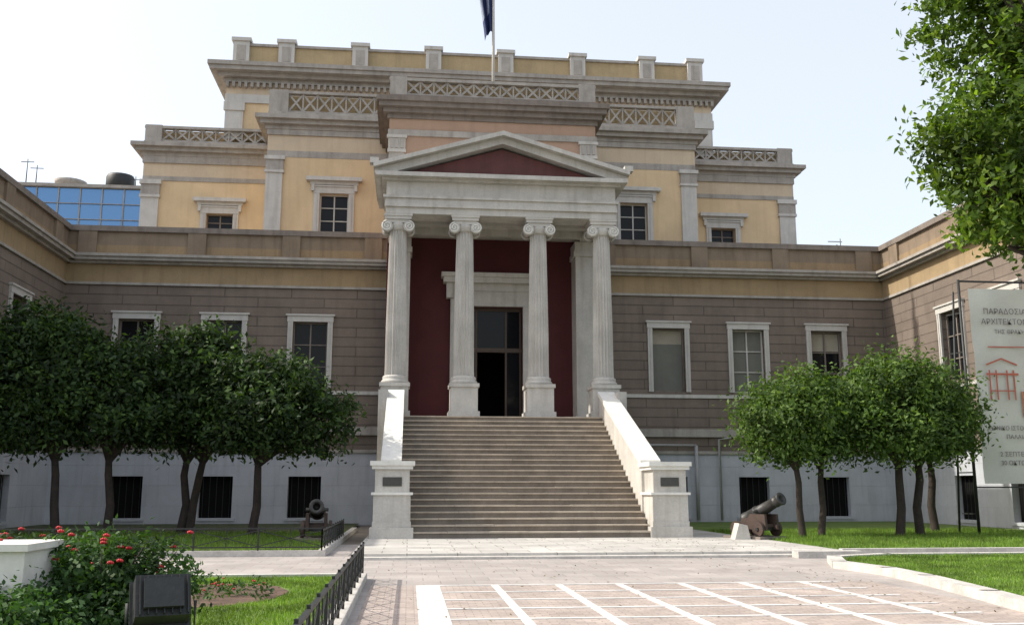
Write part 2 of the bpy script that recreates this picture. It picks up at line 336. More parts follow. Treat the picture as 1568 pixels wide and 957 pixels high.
def column(cx,cy,name):
    b=B(); z=4.506
    b.box(cx-.64,cx+.64,cy-.64,cy+.64,z,z+.25,'marble'); b.box(cx-.56,cx+.56,cy-.56,cy+.56,z+.25,5.75,'marble'); b.box(cx-.62,cx+.62,cy-.62,cy+.62,5.75,5.9,'marble')
    b.lathe(cx,cy,[(.56,5.9),(.58,5.97),(.55,6.03),(.50,6.07),(.52,6.13),(.50,6.2),(.45,6.23)],'marble',32)
    pr=[(.44,6.23),(.43,6.6),(.425,8.2),(.40,9.8),(.375,11.2),(.355,12.2),(.36,12.35)]
    b.lathe(cx,cy,pr,'marble',120,flute=20,depth=.15)
    b.lathe(cx,cy,[(.37,12.35),(.40,12.42),(.44,12.55),(.46,12.66)],'marble',32)
    for sx in(-1,1):
        for sy in(-1,1):
            vx=cx+sx*.46; yv=cy+sy*.38
            n=24; r=.235
            vs=[(vx+r*math.cos(2*math.pi*k/n),yv-.09,12.50+r*math.sin(2*math.pi*k/n)) for k in range(n)]+[(vx+r*math.cos(2*math.pi*k/n),yv+.09,12.50+r*math.sin(2*math.pi*k/n)) for k in range(n)]
            b.add(vs,[tuple(range(n)),tuple(range(n,2*n))[::-1]]+[(k,(k+1)%n,n+(k+1)%n,n+k)[::-1] for k in range(n)],'marble')
            sp=[]
            for k in range(34):
                t=k/33*4.2*math.pi; rr=.225*(1-k/36)
                sp.append((vx+sx*rr*math.sin(t),yv+sy*.10,12.50+rr*math.cos(t)))
            b.tube(sp,[.028]*34,'marble_white',6)
        b.tube([(cx+sx*.46,cy-.3,12.5),(cx+sx*.46,cy,12.5),(cx+sx*.46,cy+.3,12.5)],[.2,.14,.2],'marble',16)
    b.box(cx-.5,cx+.5,cy-.44,cy+.44,12.66,12.80,'marble')
    b.box(cx-.56,cx+.56,cy-.5,cy+.5,12.80,12.93,'marble'); b.box(cx-.6,cx+.6,cy-.54,cy+.54,12.93,13.018,'marble')
    return b.make(name,parl)
cols=[CX-4.38,CX-1.55,CX+1.6,CX+4.36]
for i,c in enumerate(cols): column(c,40.0,'column_%d'%(i+1))
b=B(); x0,x1=CX-4.9,CX+4.9; y0=39.45
b.box(x0,x1,y0,40.6,13.02,13.35,'marble'); b.box(x0-.04,x1+.04,y0-.04,40.62,13.35,13.68,'marble'); b.box(x0-.12,x1+.12,y0-.12,40.65,13.68,13.80,'marble')
b.box(x0,x1,y0+.002,40.6,13.80,14.42,'marble')
for sx in(x0,x1-.9): b.box(sx,sx+.9,40.6,44.6,13.02,14.42,'marble')
b.box(x0+.9,x1-.9,40.6,44.0,13.46,14.42,'darkstone')
b.box(x0-.2,x1+.2,y0-.2,44.0,14.42,14.52,'marble'); b.box(x0-.45,x1+.45,y0-.5,44.0,14.52,14.70,'marble')
za=14.702; ap=16.32
b.prism([(CX-4.6,za),(CX+4.6,za),(CX,ap-.28)],y0+.15,44.0,'redtym')
for s in(-1,1):
    e=CX+s*5.4
    b.prism([(e,za),(e,za+.16),(CX,ap+.12),(CX,ap-.16),(CX+s*4.75,za)][::(-1 if s<0 else 1)],y0-.25,43.98,'marble')
    b.prism([(e+s*.05,za+.162),(e+s*.05,za+.34),(CX,ap+.32),(CX,ap+.122)][::(-1 if s<0 else 1)],y0-.55,43.98,'marble')
    b.box(e-.18+s*.02,e+.18+s*.02,y0-.5,y0-.1,za+.34,za+.58,'marble')
b.make('pediment',parl)
# --- terracotta block behind pediment
b=B(); x0,x1=CX-4.97,CX+4.97; y0=44.02
b.box(x0,x1,y0+.5,50,12.7,20,'terra'); b.box(x0,x1,y0,y0+.5,13.4,18.15,'terra')
b.box(x0-.06,x1+.06,y0-.08,50,18.15,18.45,'greystone'); b.box(x0,x1,y0-.02,y0+.52,18.45,19.0,'terra')
cornice(b,x0,x1,y0,50,19.0,19.95,[.1,.3,.5,.62],'darkstone')
for s,xx in((-1,x0),(1,x1-.75)):
    b.box(xx,xx+.75,y0-.1,y0-.002,13.4,17.3,'greystone'); b.box(xx-.06,xx+.81,y0-.17,y0-.002,17.3,17.45,'marble'); b.box(xx-.03,xx+.78,y0-.14,y0-.002,17.45,18.0,'marble'); b.box(xx-.1,xx+.85,y0-.2,y0-.002,18.0,18.15,'marble')
    for q in(.12,.38,.63): b.box(xx+q-.07,xx+q+.07,y0-.2,y0-.142,17.5,17.95,'greystone')
b.box(x0,x1,y0-.3,50,19.952,20.12,'darkstone')
lattice(b,x0,x1,y0-.1,20.12,21.05,'greystone',[(x0,x0+.8),(x1-.8,x1)],cell=.62)
b.make('attic_block',parl)
# --- central block U
b=B(); x0,x1=CX-11.45,CX+11.6; y0=49.5
wins=[(-4.15,1.5,14.75,16.87),(11.85,1.5,14.75,16.87)]
frame_wall(b,x0,x1,12.6,18.8,.5,wins,'yellow',y=y0)
for w in wins: window(b,w[0],w[1],w[2],w[3],y=y0,style='mull',sur=.3,hood=True)
b.box(x0,x1,y0+.5,60,12.6,20.4,'yellow')
b.box(x0,x1,y0-.02,y0+.5,18.8,19.15,'greystone'); b.box(x0,x1,y0-.0,y0+.5,19.15,20.0,'yellow_pale'); b.box(x0-.05,x1+.05,y0-.1,y0+.5,20.0,20.3,'greystone')
cornice(b,x0,x1,y0,60,20.3,20.97,[.15,.4,.62],'greystone')
b.box(x0,x1,y0-.3,60,20.972,21.2,'greystone')
lattice(b,x0,x1,y0-.1,21.2,22.45,'greystone',[(x0,x0+1.0),(x1-1.0,x1)],cell=.75)
for xx in(x0,x1-.85):
    b.box(xx,xx+.85,y0-.14,y0-.003,12.6,17.9,'white'); b.box(xx-.07,xx+.92,y0-.22,y0-.003,17.9,18.03,'white'); b.box(xx-.03,xx+.88,y0-.18,y0-.003,18.03,18.6,'greystone'); b.box(xx-.1,xx+.95,y0-.25,y0-.003,18.6,18.8,'white')
b.make('central_block',parl)
# --- V side blocks
b=B(); x0,x1=CX-18.65,CX+18.6; y0=53.0
wins=[(-10.65,1.45,15.2,16.6),(17.98,1.45,15.2,16.6)]
frame_wall(b,x0,x1,12.6,18.4,.5,wins,'yellow',y=y0)
for w in wins: window(b,w[0],w[1],w[2],w[3],y=y0,style='dark',sur=.3,hood=True)
b.box(x0,x1,y0+.5,62,12.6,19.8,'yellow')
b.box(x0,x1,y0-.05,y0+.5,18.4,18.65,'greystone'); b.box(x0,x1,y0-.02,y0+.5,18.65,19.4,'yellow_pale'); b.box(x0-.05,x1+.05,y0-.12,y0+.5,19.4,19.8,'greystone')
cornice(b,x0,x1,y0,62,19.8,20.45,[.15,.4,.62],'greystone')
b.box(x0,x1,y0-.3,62,20.452,20.6,'greystone')
lattice(b,x0,x1,y0-.1,20.6,21.55,'greystone',[(x0,x0+.9),(x1-.9,x1)],cell=.72)
for xx in(x0,x1-.95):
    b.box(xx,xx+.95,y0-.14,y0-.003,12.6,17.4,'white'); b.box(xx-.07,xx+1.02,y0-.22,y0-.003,17.4,17.55,'white'); b.box(xx-.03,xx+.98,y0-.18,y0-.003,17.55,18.15,'greystone'); b.box(xx-.1,xx+1.05,y0-.25,y0-.003,18.15,18.4,'white')
b.make('side_block',parl)
# --- T top block
b=B(); x0,x1=-10.7,17.6; y0=53.2
b.box(x0,x1,y0,66,21,23.2,'yellow')
for xx in(x0,x1-1.0,-6.9,13.9): b.box(xx,xx+1.0,y0-.12,y0-.002,21,22.7,'white'); b.box(xx-.08,xx+1.08,y0-.2,y0-.002,22.7,23.2,'white')
b.box(x0-.05,x1+.05,y0-.1,66,23.2,23.7,'white'); b.box(x0,x1,y0-.02,66,23.7,24.4,'yellow_pale')
cornice(b,x0,x1,y0,66,24.4,25.35,[.15,.45,.85,.95],'greystone',dent=(24.1,24.4,.16,.34,.3))
b.box(x0+.4,x1-.4,y0+.1,66,25.352,25.7,'greystone')
b.box(x0+.4,x1-.4,y0+.2,y0+.6,25.7,26.75,'latticeback'); b.box(x0+.4,x1-.4,y0+.1,y0+.7,26.75,26.9,'greystone')
b.box(x0+.4,x0+.8,y0+.6,66,25.7,26.9,'latticeback')
for p in(-10.0,-7.45,-3.25,1.0,5.25,9.55,13.75,16.7):
    b.box(p-.45,p+.45,y0-.05,y0+.85,25.354,26.95,'white'); b.box(p-.55,p+.55,y0-.15,y0+.95,26.95,27.15,'white'); b.box(p-.36,p+.36,y0+.1,y0+.8,27.15,27.25,'white')
    b.box(p-.25,p+.25,y0-.08,y0-.052,25.8,26.7,'greystone')
b.make('top_block',parl)
b=B()
b.tube([(13.75,45.75,0.2),(13.75,45.75,3.7)],[.09,.09],'pipe'); b.tube([(8.9,45.72,3.72),(13.75,45.72,3.72)],[.05,.05],'pipe')
b.tube([(14.9,45.75,.2),(14.9,45.75,4.0),(15.5,45.75,4.1)],[.06,.06,.06],'pipe')
b.make('drain_pipe',parl)
# --- staircase
st=empty('marble_staircase')
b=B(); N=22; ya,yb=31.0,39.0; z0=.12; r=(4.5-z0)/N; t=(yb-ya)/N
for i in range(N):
    y=ya+i*t; b.box(-.28,7.76,y,yb-.005,z0+i*r,z0+(i+1)*r-.05,'riser_shaded')
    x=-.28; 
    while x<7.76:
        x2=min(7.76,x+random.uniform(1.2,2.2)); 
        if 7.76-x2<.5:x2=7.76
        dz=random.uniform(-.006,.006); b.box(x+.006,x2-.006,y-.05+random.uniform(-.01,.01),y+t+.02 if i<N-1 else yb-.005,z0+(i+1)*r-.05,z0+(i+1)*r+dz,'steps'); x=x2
b.make('steps',st)
b=B()
for xa_,xb_ in((-.85,-.281),(7.761,8.35)):
    b.prismx([(32.2,.12),(39.3,.12),(39.3,5.4),(32.2,2.45)],xa_,xb_,'marble')
    for k in range(4):
        ya_=32.1+k*1.805; yb_=ya_+1.795; f=lambda q:2.41+(q-32.1)*3.01/7.22
        b.prismx([(ya_,f(ya_)),(yb_,f(yb_)),(yb_,f(yb_)+.18),(ya_,f(ya_)+.18)],xa_-.05,xb_+.05,'marble_white')
b.box(-1.24,-.86,38.3,39.0,.1,5.5,'marble');b.box(8.36,8.7,38.3,39.0,.1,5.5,'marble')
b.make('cheek_walls',st)
b=B()
for xa_ in(-1.1,7.8):
    xb_=xa_+1.2; y1_=32.4;y0_=31-.05
    b.box(xa_-.08,xb_+.08,y0_-.08,y1_,.12,.45,'marble'); b.box(xa_,xb_,y0_,y1_-.02,.45,.62,'marble')
    b.box(xa_+.02,xb_-.02,y0_+.02,y1_-.02,.62,1.45,'marble');b.box(xa_-.05,xb_+.05,y0_-.05,y1_,1.45,1.53,'marble_white')
    b.box(xa_+.06,xb_-.06,y0_+.06,y1_-.02,1.53,2.25,'marble'); b.box(xa_-.04,xb_+.04,y0_-.04,y1_,2.25,2.36,'marble_white'); b.box(xa_-.1,xb_+.1,y0_-.1,y1_+.05,2.36,2.5,'marble_white')
    b.box(xa_+.3,xb_-.3,y0_+.03,y0_+.058,1.72,2.0,'plaque')
b.make('pedestals',st)
# --- flag
fl=empty('flag_on_flagpole',(3.9,46,20))
b=B(); b.T=Matrix.Translation((-3.9,-46,-20))
b.tube([(3.9,46,19.9),(3.9,46,25),(3.9,46,30)],[.085,.07,.045],'white'); b.lathe(3.9,46,[(.02,30),(.1,30.05),(.12,30.12),(.08,30.2),(.01,30.24)],'marble_white',12)
b.make('flagpole',fl)
nx,nz=18,26; vs=[];fs=[];ms=[]
for j in range(nz+1):
    for i in range(nx+1):
        s_=i/nx; v_=j/nz
        z=29.3-v_*4.6-s_*s_*.5 - (.5*s_*(1-v_)); wdt=.75-.25*v_*(1-v_)
        vs.append((3.84-s_*wdt*(.75+.35*math.sin(v_*3+1)),46+.22*math.sin(s_*11+v_*2)*(.2+s_),z))
for j in range(nz):
    for i in range(nx):
        a=j*(nx+1)+i; fs.append((a,a+1,a+nx+2,a+nx+1)); ms.append(1 if (i//3)%3==2 and j<20 else 0)
me=bpy.data.meshes.new('flag_cloth'); me.from_pydata([(x-3.9,y-46,z-20) for x,y,z in vs],[],fs); me.materials.append(M['flagblue']); me.materials.append(M['flagwhite'])
me.polygons.foreach_set('material_index',ms); me.polygons.foreach_set('use_smooth',[True]*len(fs))
o=bpy.data.objects.new('flag_cloth',me); scene.collection.objects.link(o); o.parent=fl
# --- glass building
gb=empty('glass_office_building'); b=B()
b.box(-60,-23,90,110,0,29.2,'blueglass')
for k in range(20): b.box(-60+k*1.95-.05,-60+k*1.95+.05,89.9,89.998,0,29.2,'greystone')
for k in range(14): b.box(-60,-23,89.86,89.9,29.2-k*1.5-.06,29.2-k*1.5,'greystone')
b.box(-60.2,-22.8,89.7,110,29.2,29.5,'greystone')
b.lathe(-28.2,93,[(1.3,29.5),(1.3,31.2),(1.2,31.4)],'iron',20); b.lathe(-33.5,95,[(.3,29.5),(.3,30.2),(1.4,31.0),(1.5,31.3)],'greystone',20)
for x,h in((-36.5,3.0),(-35.6,2.4),(-26.5,1.6)):
    b.tube([(x,92,29.5),(x,92,29.5+h)],[.06,.04],'iron',6); b.beam((x-.6,92,29.2+h),(x+.6,92,29.2+h),.06,.06,'iron')
b.box(-34,-30,94,97,29.5,30.2,'greystone')
b.make('glass_tower',gb)
# ================================================================== GROUND
def sheet(name,poly,z,mat,parent=None):
    me=bpy.data.meshes.new(name); me.from_pydata([(x,y,z) for x,y in poly],[],[tuple(range(len(poly)))]); me.materials.append(M[mat])
    o=bpy.data.objects.new(name,me); scene.collection.objects.link(o)
    if parent:o.parent=parent
    return o
sheet('ground',[(-900,-400),(900,-400),(900,1500),(-900,1500)],-.012,'ground')
sheet('paving',[(-22,-6),(30,-6),(30,30),(-22,30)],0,'paving')
b=B(); b.box(-1.3,10.9,23.7,31.5,-.01,.12,'pale_slab'); b.box(-1.25,11.2,23.3,23.7,-.01,.06,'kerb')
b.box(-1.3,10.9,31.5,39,-.01,.119,'pale_slab'); b.make('stair_platform')
sheet('brick_path',[(-.6,2),(8.2,2),(8.2,17.1),(-.6,17.1)],.004,'brickpave')
b=B()
xs=[.36,1.5,2.6,3.65,4.75,5.85,6.95]
for i,x in enumerate(xs):
    w=.2 if i==0 else .065; b.box(x-w,x+w,2,17.1,-.01,.010,'whitestrip')
y=17.0
while y>3: b.box(.16,7.6,y-.045,y+.045,-.01,.014,'whitestrip'); y-=1.1
b.make('marble_strips')
lawnL=[(-9,2),(-.95,2),(-.95,18.3),(-9.5,18.3)]
sheet('lawn',lawnL,.06,'grass')
b=B(); b.box(-.95,-.72,2,18.5,-.01,.11,'kerb'); b.box(-9.5,-.95,18.3,18.5,-.01,.11,'kerb'); b.make('lawn_kerb')
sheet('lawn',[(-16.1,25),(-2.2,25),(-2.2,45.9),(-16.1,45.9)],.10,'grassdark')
b=B(); b.box(-16.1,-2.2,24.8,25,-.01,.14,'kerb'); b.box(-2.2,-2.0,24.8,40,-.01,.14,'kerb'); b.make('lawn_kerb')
b=B(); rl=[(8.0,11),(8.6,14),(9.05,16.6),(9.2,18.3),(9.0,20.0),(9.6,21.6),(11.2,22.3),(24,22.3)]
for i in range(len(rl)-1):
    p=Vector((*rl[i],.06));q=Vector((*rl[i+1],.06)); d=(q-p).normalized()*.06; b.beam(p-d,q+d,.3,.17,'kerb')
b.beam((7.0,2,.06),(8.0,11.05,.06),.3,.17,'kerb'); b.make('lawn_kerb')
sheet('lawn',[(7.1,2)]+rl+[(24,2)],.10,'grass')
sheet('lawn',[(10.92,24.2),(23.8,24.2),(23.8,45.9),(8.8,45.9),(8.8,31.4),(10.92,31.4)],.11,'grass')
b=B(); b.box(10.9,23.8,24.0,24.2,-.01,.15,'kerb'); b.box(9.3,10.9,22.9,23.3,-.01,.16,'kerb'); b.make('lawn_kerb')
n=26; sheet('flower_bed',[(-2.95+1.15*math.cos(2*math.pi*k/n)*(1+.1*math.sin(3*k)),15.4+1.7*math.sin(2*math.pi*k/n)) for k in range(n)],.068,'soil')
# ------------------------------------------------------------------ foliage
rng=np.random.default_rng(11)
def quadmesh(name,V,mat,parent,k=4):
    n=len(V)//k; me=bpy.data.meshes.new(name); me.vertices.add(n*k); me.vertices.foreach_set('co',V.astype(np.float32).ravel())
    me.loops.add(n*k); me.loops.foreach_set('vertex_index',np.arange(n*k,dtype=np.int32))
    me.polygons.add(n); me.polygons.foreach_set('loop_start',np.arange(0,n*k,k,dtype=np.int32)); me.polygons.foreach_set('loop_total',np.full(n,k,dtype=np.int32))
    me.update(calc_edges=True); me.materials.append(M[mat]); o=bpy.data.objects.new(name,me); scene.collection.objects.link(o); o.parent=parent; return o
def leaves(name,lobes,nclump,per,sig,size,mat,parent,bottom=-.8,aspect=.45,outward=.6):
    lobes=np.array(lobes,float); w=(lobes[:,3]*lobes[:,4]); w/=w.sum()
    idx=rng.choice(len(lobes),nclump,p=w)
    d=rng.normal(size=(nclump,3)); d/=np.linalg.norm(d,axis=1)[:,None]; d[:,2]=np.where(d[:,2]<bottom,-d[:,2]*.3,d[:,2])
    rad=np.array([[l[3],l[3],l[4]] for l in lobes])[idx]
    rr=(.5+.6*rng.random(nclump)**.7)
    cc=lobes[idx,:3]+d*rad*rr[:,None]
    szc=.5+1.0*rng.random(nclump)
    cen=np.repeat(cc,per,0)+rng.normal(size=(nclump*per,3))*np.repeat(szc*sig,per)[:,None]*np.array([1,1,.75])
    n=len(cen); out=np.repeat(d,per,0)
    nrm=out*outward+rng.normal(size=(n,3))*.7+np.array([0,0,.35]); nrm/=np.linalg.norm(nrm,axis=1)[:,None]
    a=np.cross(nrm,rng.normal(size=(n,3))); a/=np.linalg.norm(a,axis=1)[:,None]; bb=np.cross(nrm,a)
    s=size*(.6+.8*rng.random(n))[:,None]
    V=np.empty((n,4,3)); V[:,0]=cen-a*s; V[:,1]=cen+bb*s*aspect+nrm*s*.15; V[:,2]=cen+a*s; V[:,3]=cen-bb*s*aspect+nrm*s*.15
    return quadmesh(name,V.reshape(-1,3),mat,parent)
def tree(name,base,lobes,fork,mat,rad=.14,nclump=420,per=34,sig=.24,size=.10,lean=0,multi=1,twig=3):
    e=empty(name,(0,0,0)); b=B(); bx,by,bz=base
    for m_ in range(multi):
        ox=(m_-(multi-1)/2)*.25; f=Vector((bx+lean+ox*2.2,by,fork)); k1=random.uniform(-.09,.09); k2=random.uniform(-.07,.07)
        b.tube([(bx+ox,by,bz-.05),(bx+ox*1.2,by,bz+.12),(bx+ox*1.3+lean*.3+k1,by+.04,bz+(fork-bz)*.4),(bx+lean*.7+ox*2+k2,by-.03,bz+(fork-bz)*.8),tuple(f)],[rad*1.5,rad*1.1,rad,rad*.9,rad*.8],'bark',10)
        for l in lobes:
            c=Vector(l[:3])
            for k in range(twig):
                tgt=c+Vector((random.uniform(-.5,.5)*l[3],random.uniform(-.5,.5)*l[3],random.uniform(-.3,.5)*l[4]))
                mid=f.lerp(tgt,.5)+Vector((random.uniform(-.2,.2),random.uniform(-.2,.2),random.uniform(0,.25)))
                b.tube([tuple(f-Vector((0,0,.1))),tuple(f.lerp(mid,.5)+Vector((0,0,.06))),tuple(mid),tuple(tgt)],[rad*.6,rad*.45,rad*.32,rad*.1],'bark',6)
    b.make('trunk',e)
    leaves('crown',lobes,nclump,per,sig,size,mat,e)
    return e
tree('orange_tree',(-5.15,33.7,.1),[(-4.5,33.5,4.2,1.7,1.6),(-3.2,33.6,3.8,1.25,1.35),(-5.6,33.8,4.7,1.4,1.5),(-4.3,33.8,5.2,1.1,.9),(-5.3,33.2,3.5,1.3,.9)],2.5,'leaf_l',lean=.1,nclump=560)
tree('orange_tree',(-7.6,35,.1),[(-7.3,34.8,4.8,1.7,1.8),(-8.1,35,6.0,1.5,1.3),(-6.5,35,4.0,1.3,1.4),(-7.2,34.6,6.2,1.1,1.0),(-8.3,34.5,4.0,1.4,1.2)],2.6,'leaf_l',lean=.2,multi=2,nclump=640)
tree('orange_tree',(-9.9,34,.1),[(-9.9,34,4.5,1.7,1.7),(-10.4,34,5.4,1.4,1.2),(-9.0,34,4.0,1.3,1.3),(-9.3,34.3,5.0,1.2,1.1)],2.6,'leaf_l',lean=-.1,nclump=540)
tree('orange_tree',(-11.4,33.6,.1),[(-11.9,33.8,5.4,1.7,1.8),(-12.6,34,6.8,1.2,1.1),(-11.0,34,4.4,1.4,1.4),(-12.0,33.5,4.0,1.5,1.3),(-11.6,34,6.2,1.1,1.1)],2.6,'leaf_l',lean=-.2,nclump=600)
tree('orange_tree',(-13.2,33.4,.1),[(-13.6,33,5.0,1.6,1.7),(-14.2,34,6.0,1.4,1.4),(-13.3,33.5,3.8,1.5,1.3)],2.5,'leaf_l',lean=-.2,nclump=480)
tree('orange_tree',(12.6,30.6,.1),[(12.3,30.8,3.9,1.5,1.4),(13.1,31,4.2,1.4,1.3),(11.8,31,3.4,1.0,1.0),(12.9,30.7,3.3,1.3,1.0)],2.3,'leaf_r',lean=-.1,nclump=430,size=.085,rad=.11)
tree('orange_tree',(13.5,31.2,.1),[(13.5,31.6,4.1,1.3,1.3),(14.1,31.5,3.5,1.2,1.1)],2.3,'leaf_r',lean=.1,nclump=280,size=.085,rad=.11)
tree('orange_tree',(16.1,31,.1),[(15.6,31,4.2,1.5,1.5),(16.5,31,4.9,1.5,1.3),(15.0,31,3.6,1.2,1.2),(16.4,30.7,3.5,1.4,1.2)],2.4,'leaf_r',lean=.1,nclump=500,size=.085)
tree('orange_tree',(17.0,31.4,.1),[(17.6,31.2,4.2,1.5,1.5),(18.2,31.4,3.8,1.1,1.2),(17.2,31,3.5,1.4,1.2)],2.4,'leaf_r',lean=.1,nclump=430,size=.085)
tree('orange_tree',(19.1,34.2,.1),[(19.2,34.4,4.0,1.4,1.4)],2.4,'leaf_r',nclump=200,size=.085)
tree('near_citrus_tree',(9.6,11.2,.1),[(7.75,11.2,7.9,1.15,.95),(7.55,11,6.0,1.1,.85),(7.3,10.9,5.2,.75,.6),(8.0,11,4.9,.8,.5),(8.2,11.2,6.9,1.0,.9),(9.3,12,6.0,1.5,1.3),(7.3,11,8.9,.9,.7),(9.3,11.4,8.6,1.7,1.4),(6.85,11,5.75,.5,.4),(7.5,11,4.65,.5,.3)],3.6,'leaf_n',rad=.2,nclump=1500,per=34,sig=.11,size=.052,twig=4)
# rose bush
rb=empty('rose_bush'); b=B()
for k in range(26):
    x=-3.1+random.uniform(-.25,.25); y=10.1+random.uniform(-.25,.25); dx=random.uniform(-.9,.9); dy=random.uniform(-.6,.6); h=random.uniform(.7,1.15)
    b.tube([(x,y,.03),(x+dx*.5,y+dy*.5,h*.6),(x+dx,y+dy,h)],[.014,.01,.005],'bark',5)
b.make('stems',rb)
leaves('foliage',[(-3.2,10.1,.6,.75,.5),(-2.6,10.0,.65,.5,.5),(-2.9,10.0,.85,.5,.35),(-3.3,9.0,.4,.5,.4),(-2.7,9.4,.35,.5,.35),(-3.3,10.4,.85,.45,.3),(-3.4,8.6,.4,.7,.35)],900,26,.07,.03,'leaf_b',rb,aspect=.55)
def rose(b,c,s):
    for k in range(9):
        t=k*2.4; r_=s*(.15+.08*k); p=Vector(c)+Vector((math.cos(t)*r_,math.sin(t)*r_,-.04*k*s))
        b.tube([p-Vector((0,0,s*.4)),p,p+Vector((math.cos(t)*.2*s,math.sin(t)*.2*s,s*.35))],[s*.15,s*.38,s*.2],'rose',6)
b=B()
for k in range(38): rose(b,(-3.0+random.gauss(0,.42),9.75+random.uniform(-.4,.4),1.0+random.uniform(-.3,.25)),.03)
for k in range(12): rose(b,(-4.3+random.uniform(-.6,.5),11.5,1.0+random.uniform(0,.2)),.032)
b.make('roses',rb)
leaves('foliage_back',[(-4.6,11.5,.7,.8,.38)],200,24,.08,.032,'leaf_b',rb,aspect=.55)
fp=empty('bedding_plants'); leaves('foliage',[(-2.95,15.4,.12,1.0,.12),(-2.6,14.8,.12,.7,.1),(-3.2,16.1,.14,.7,.12)],70,14,.06,.035,'leaf_b',fp)
b=B()
for k in range(16): rose(b,(-2.95+random.gauss(0,.5),15.4+random.gauss(0,.6),.22),.02)
b.make('blooms',fp)
def blades(name,x0,x1,y0,y1,n,h,z,hole=None,shape=None):
    p=np.empty((n,3)); p[:,0]=rng.uniform(x0,x1,n); p[:,1]=rng.uniform(y0,y1,n); p[:,2]=z
    if hole is not None: p=p[((p[:,0]-hole[0])/hole[2])**2+((p[:,1]-hole[1])/hole[3])**2>1]
    if shape is not None: p=p[p[:,0]>np.interp(p[:,1],shape[0],shape[1])]
    n=len(p); th=rng.uniform(0,6.28,n); d=np.stack([np.cos(th),np.sin(th),0*th],1)*.008; tip=rng.normal(size=(n,3))*h*.4; tip[:,2]=h*(.5+rng.random(n))
    V=np.empty((n,3,3)); V[:,0]=p-d; V[:,1]=p+d; V[:,2]=p+tip
    e=empty(name); return quadmesh('blades',V.reshape(-1,3),'blade',e,3)
blades('grass_tufts',-8,-.98,9,18.2,60000,.05,.06,hole=(-2.95,15.4,1.2,1.75))
blades('grass_tufts',8,16,11,22.2,60000,.05,.10,shape=([11,14,16.6,18.3,20,21.6,22.3],[8.2,8.8,9.25,9.4,9.2,9.8,11.3]))
blades('grass_tufts',-16,-2.2,25.1,36,30000,.11,.10)
blades('grass_tufts',11,22,24.3,36,40000,.10,.11)
# fallen leaves
n=900; p=np.empty((n,3)); p[:,0]=rng.uniform(-1.0,10.5,n); p[:,1]=12+rng.random(n)*18.5; p[:,2]=np.where(p[:,1]>23.6,.128,.02)
p[:500,0]=rng.normal(8.2,1.0,500)
p=p[~((p[:,0]>8.2)&(p[:,1]<23.3))]; p=p[(p[:,1]<23.2)|(p[:,1]>23.75)]; p=p[(p[:,0]<10.8)&(p[:,0]>-.6)]; n=len(p)
th=rng.uniform(0,6.28,n); a=np.stack([np.cos(th),np.sin(th),rng.normal(0,.2,n)],1)*.03; c=np.stack([-np.sin(th),np.cos(th),rng.normal(0,.2,n)],1)*.015
V=np.empty((n,4,3)); V[:,0]=p-a;V[:,1]=p+c;V[:,2]=p+a;V[:,3]=p-c
fe_=empty('fallen_leaves'); quadmesh('leaf_litter',V.reshape(-1,3),'litter',fe_)
# ------------------------------------------------------------------ fences
def fence(name,p,q,h,z=.06,sp=.9):
    e=empty(name); b=B(); p=Vector((*p,z));q=Vector((*q,z)); L=(q-p).length; n=max(1,int(L/sp)); u=Vector((0,0,1))
    for i in range(n+1):
        c=p.lerp(q,i/n); b.beam(c,c+u*(h+.05),.035,.035,'iron')
        if i<n:
            d=p.lerp(q,(i+1)/n); b.beam(c+u*.12,d+u*h*.92,.012,.02,'iron'); b.beam(c+u*h*.92,d+u*.12,.012,.02,'iron')
            m=(c+d)/2; b.beam(m+u*.1,m+u*h,.016,.016,'iron')
    b.beam(p+u*h,q+u*h,.04,.035,'iron'); b.beam(p+u*.1,q+u*.1,.03,.03,'iron')
    b.make('rails',e); return e
fence('iron_fence',(-.80,3),(-.80,18.4),.52,z=.1)
fence('iron_fence',(-2.1,24.9),(-16,24.9),.55,z=.12,sp=1.5)
fence('iron_fence',(-2.1,24.9),(-2.1,33),.5,z=.12)
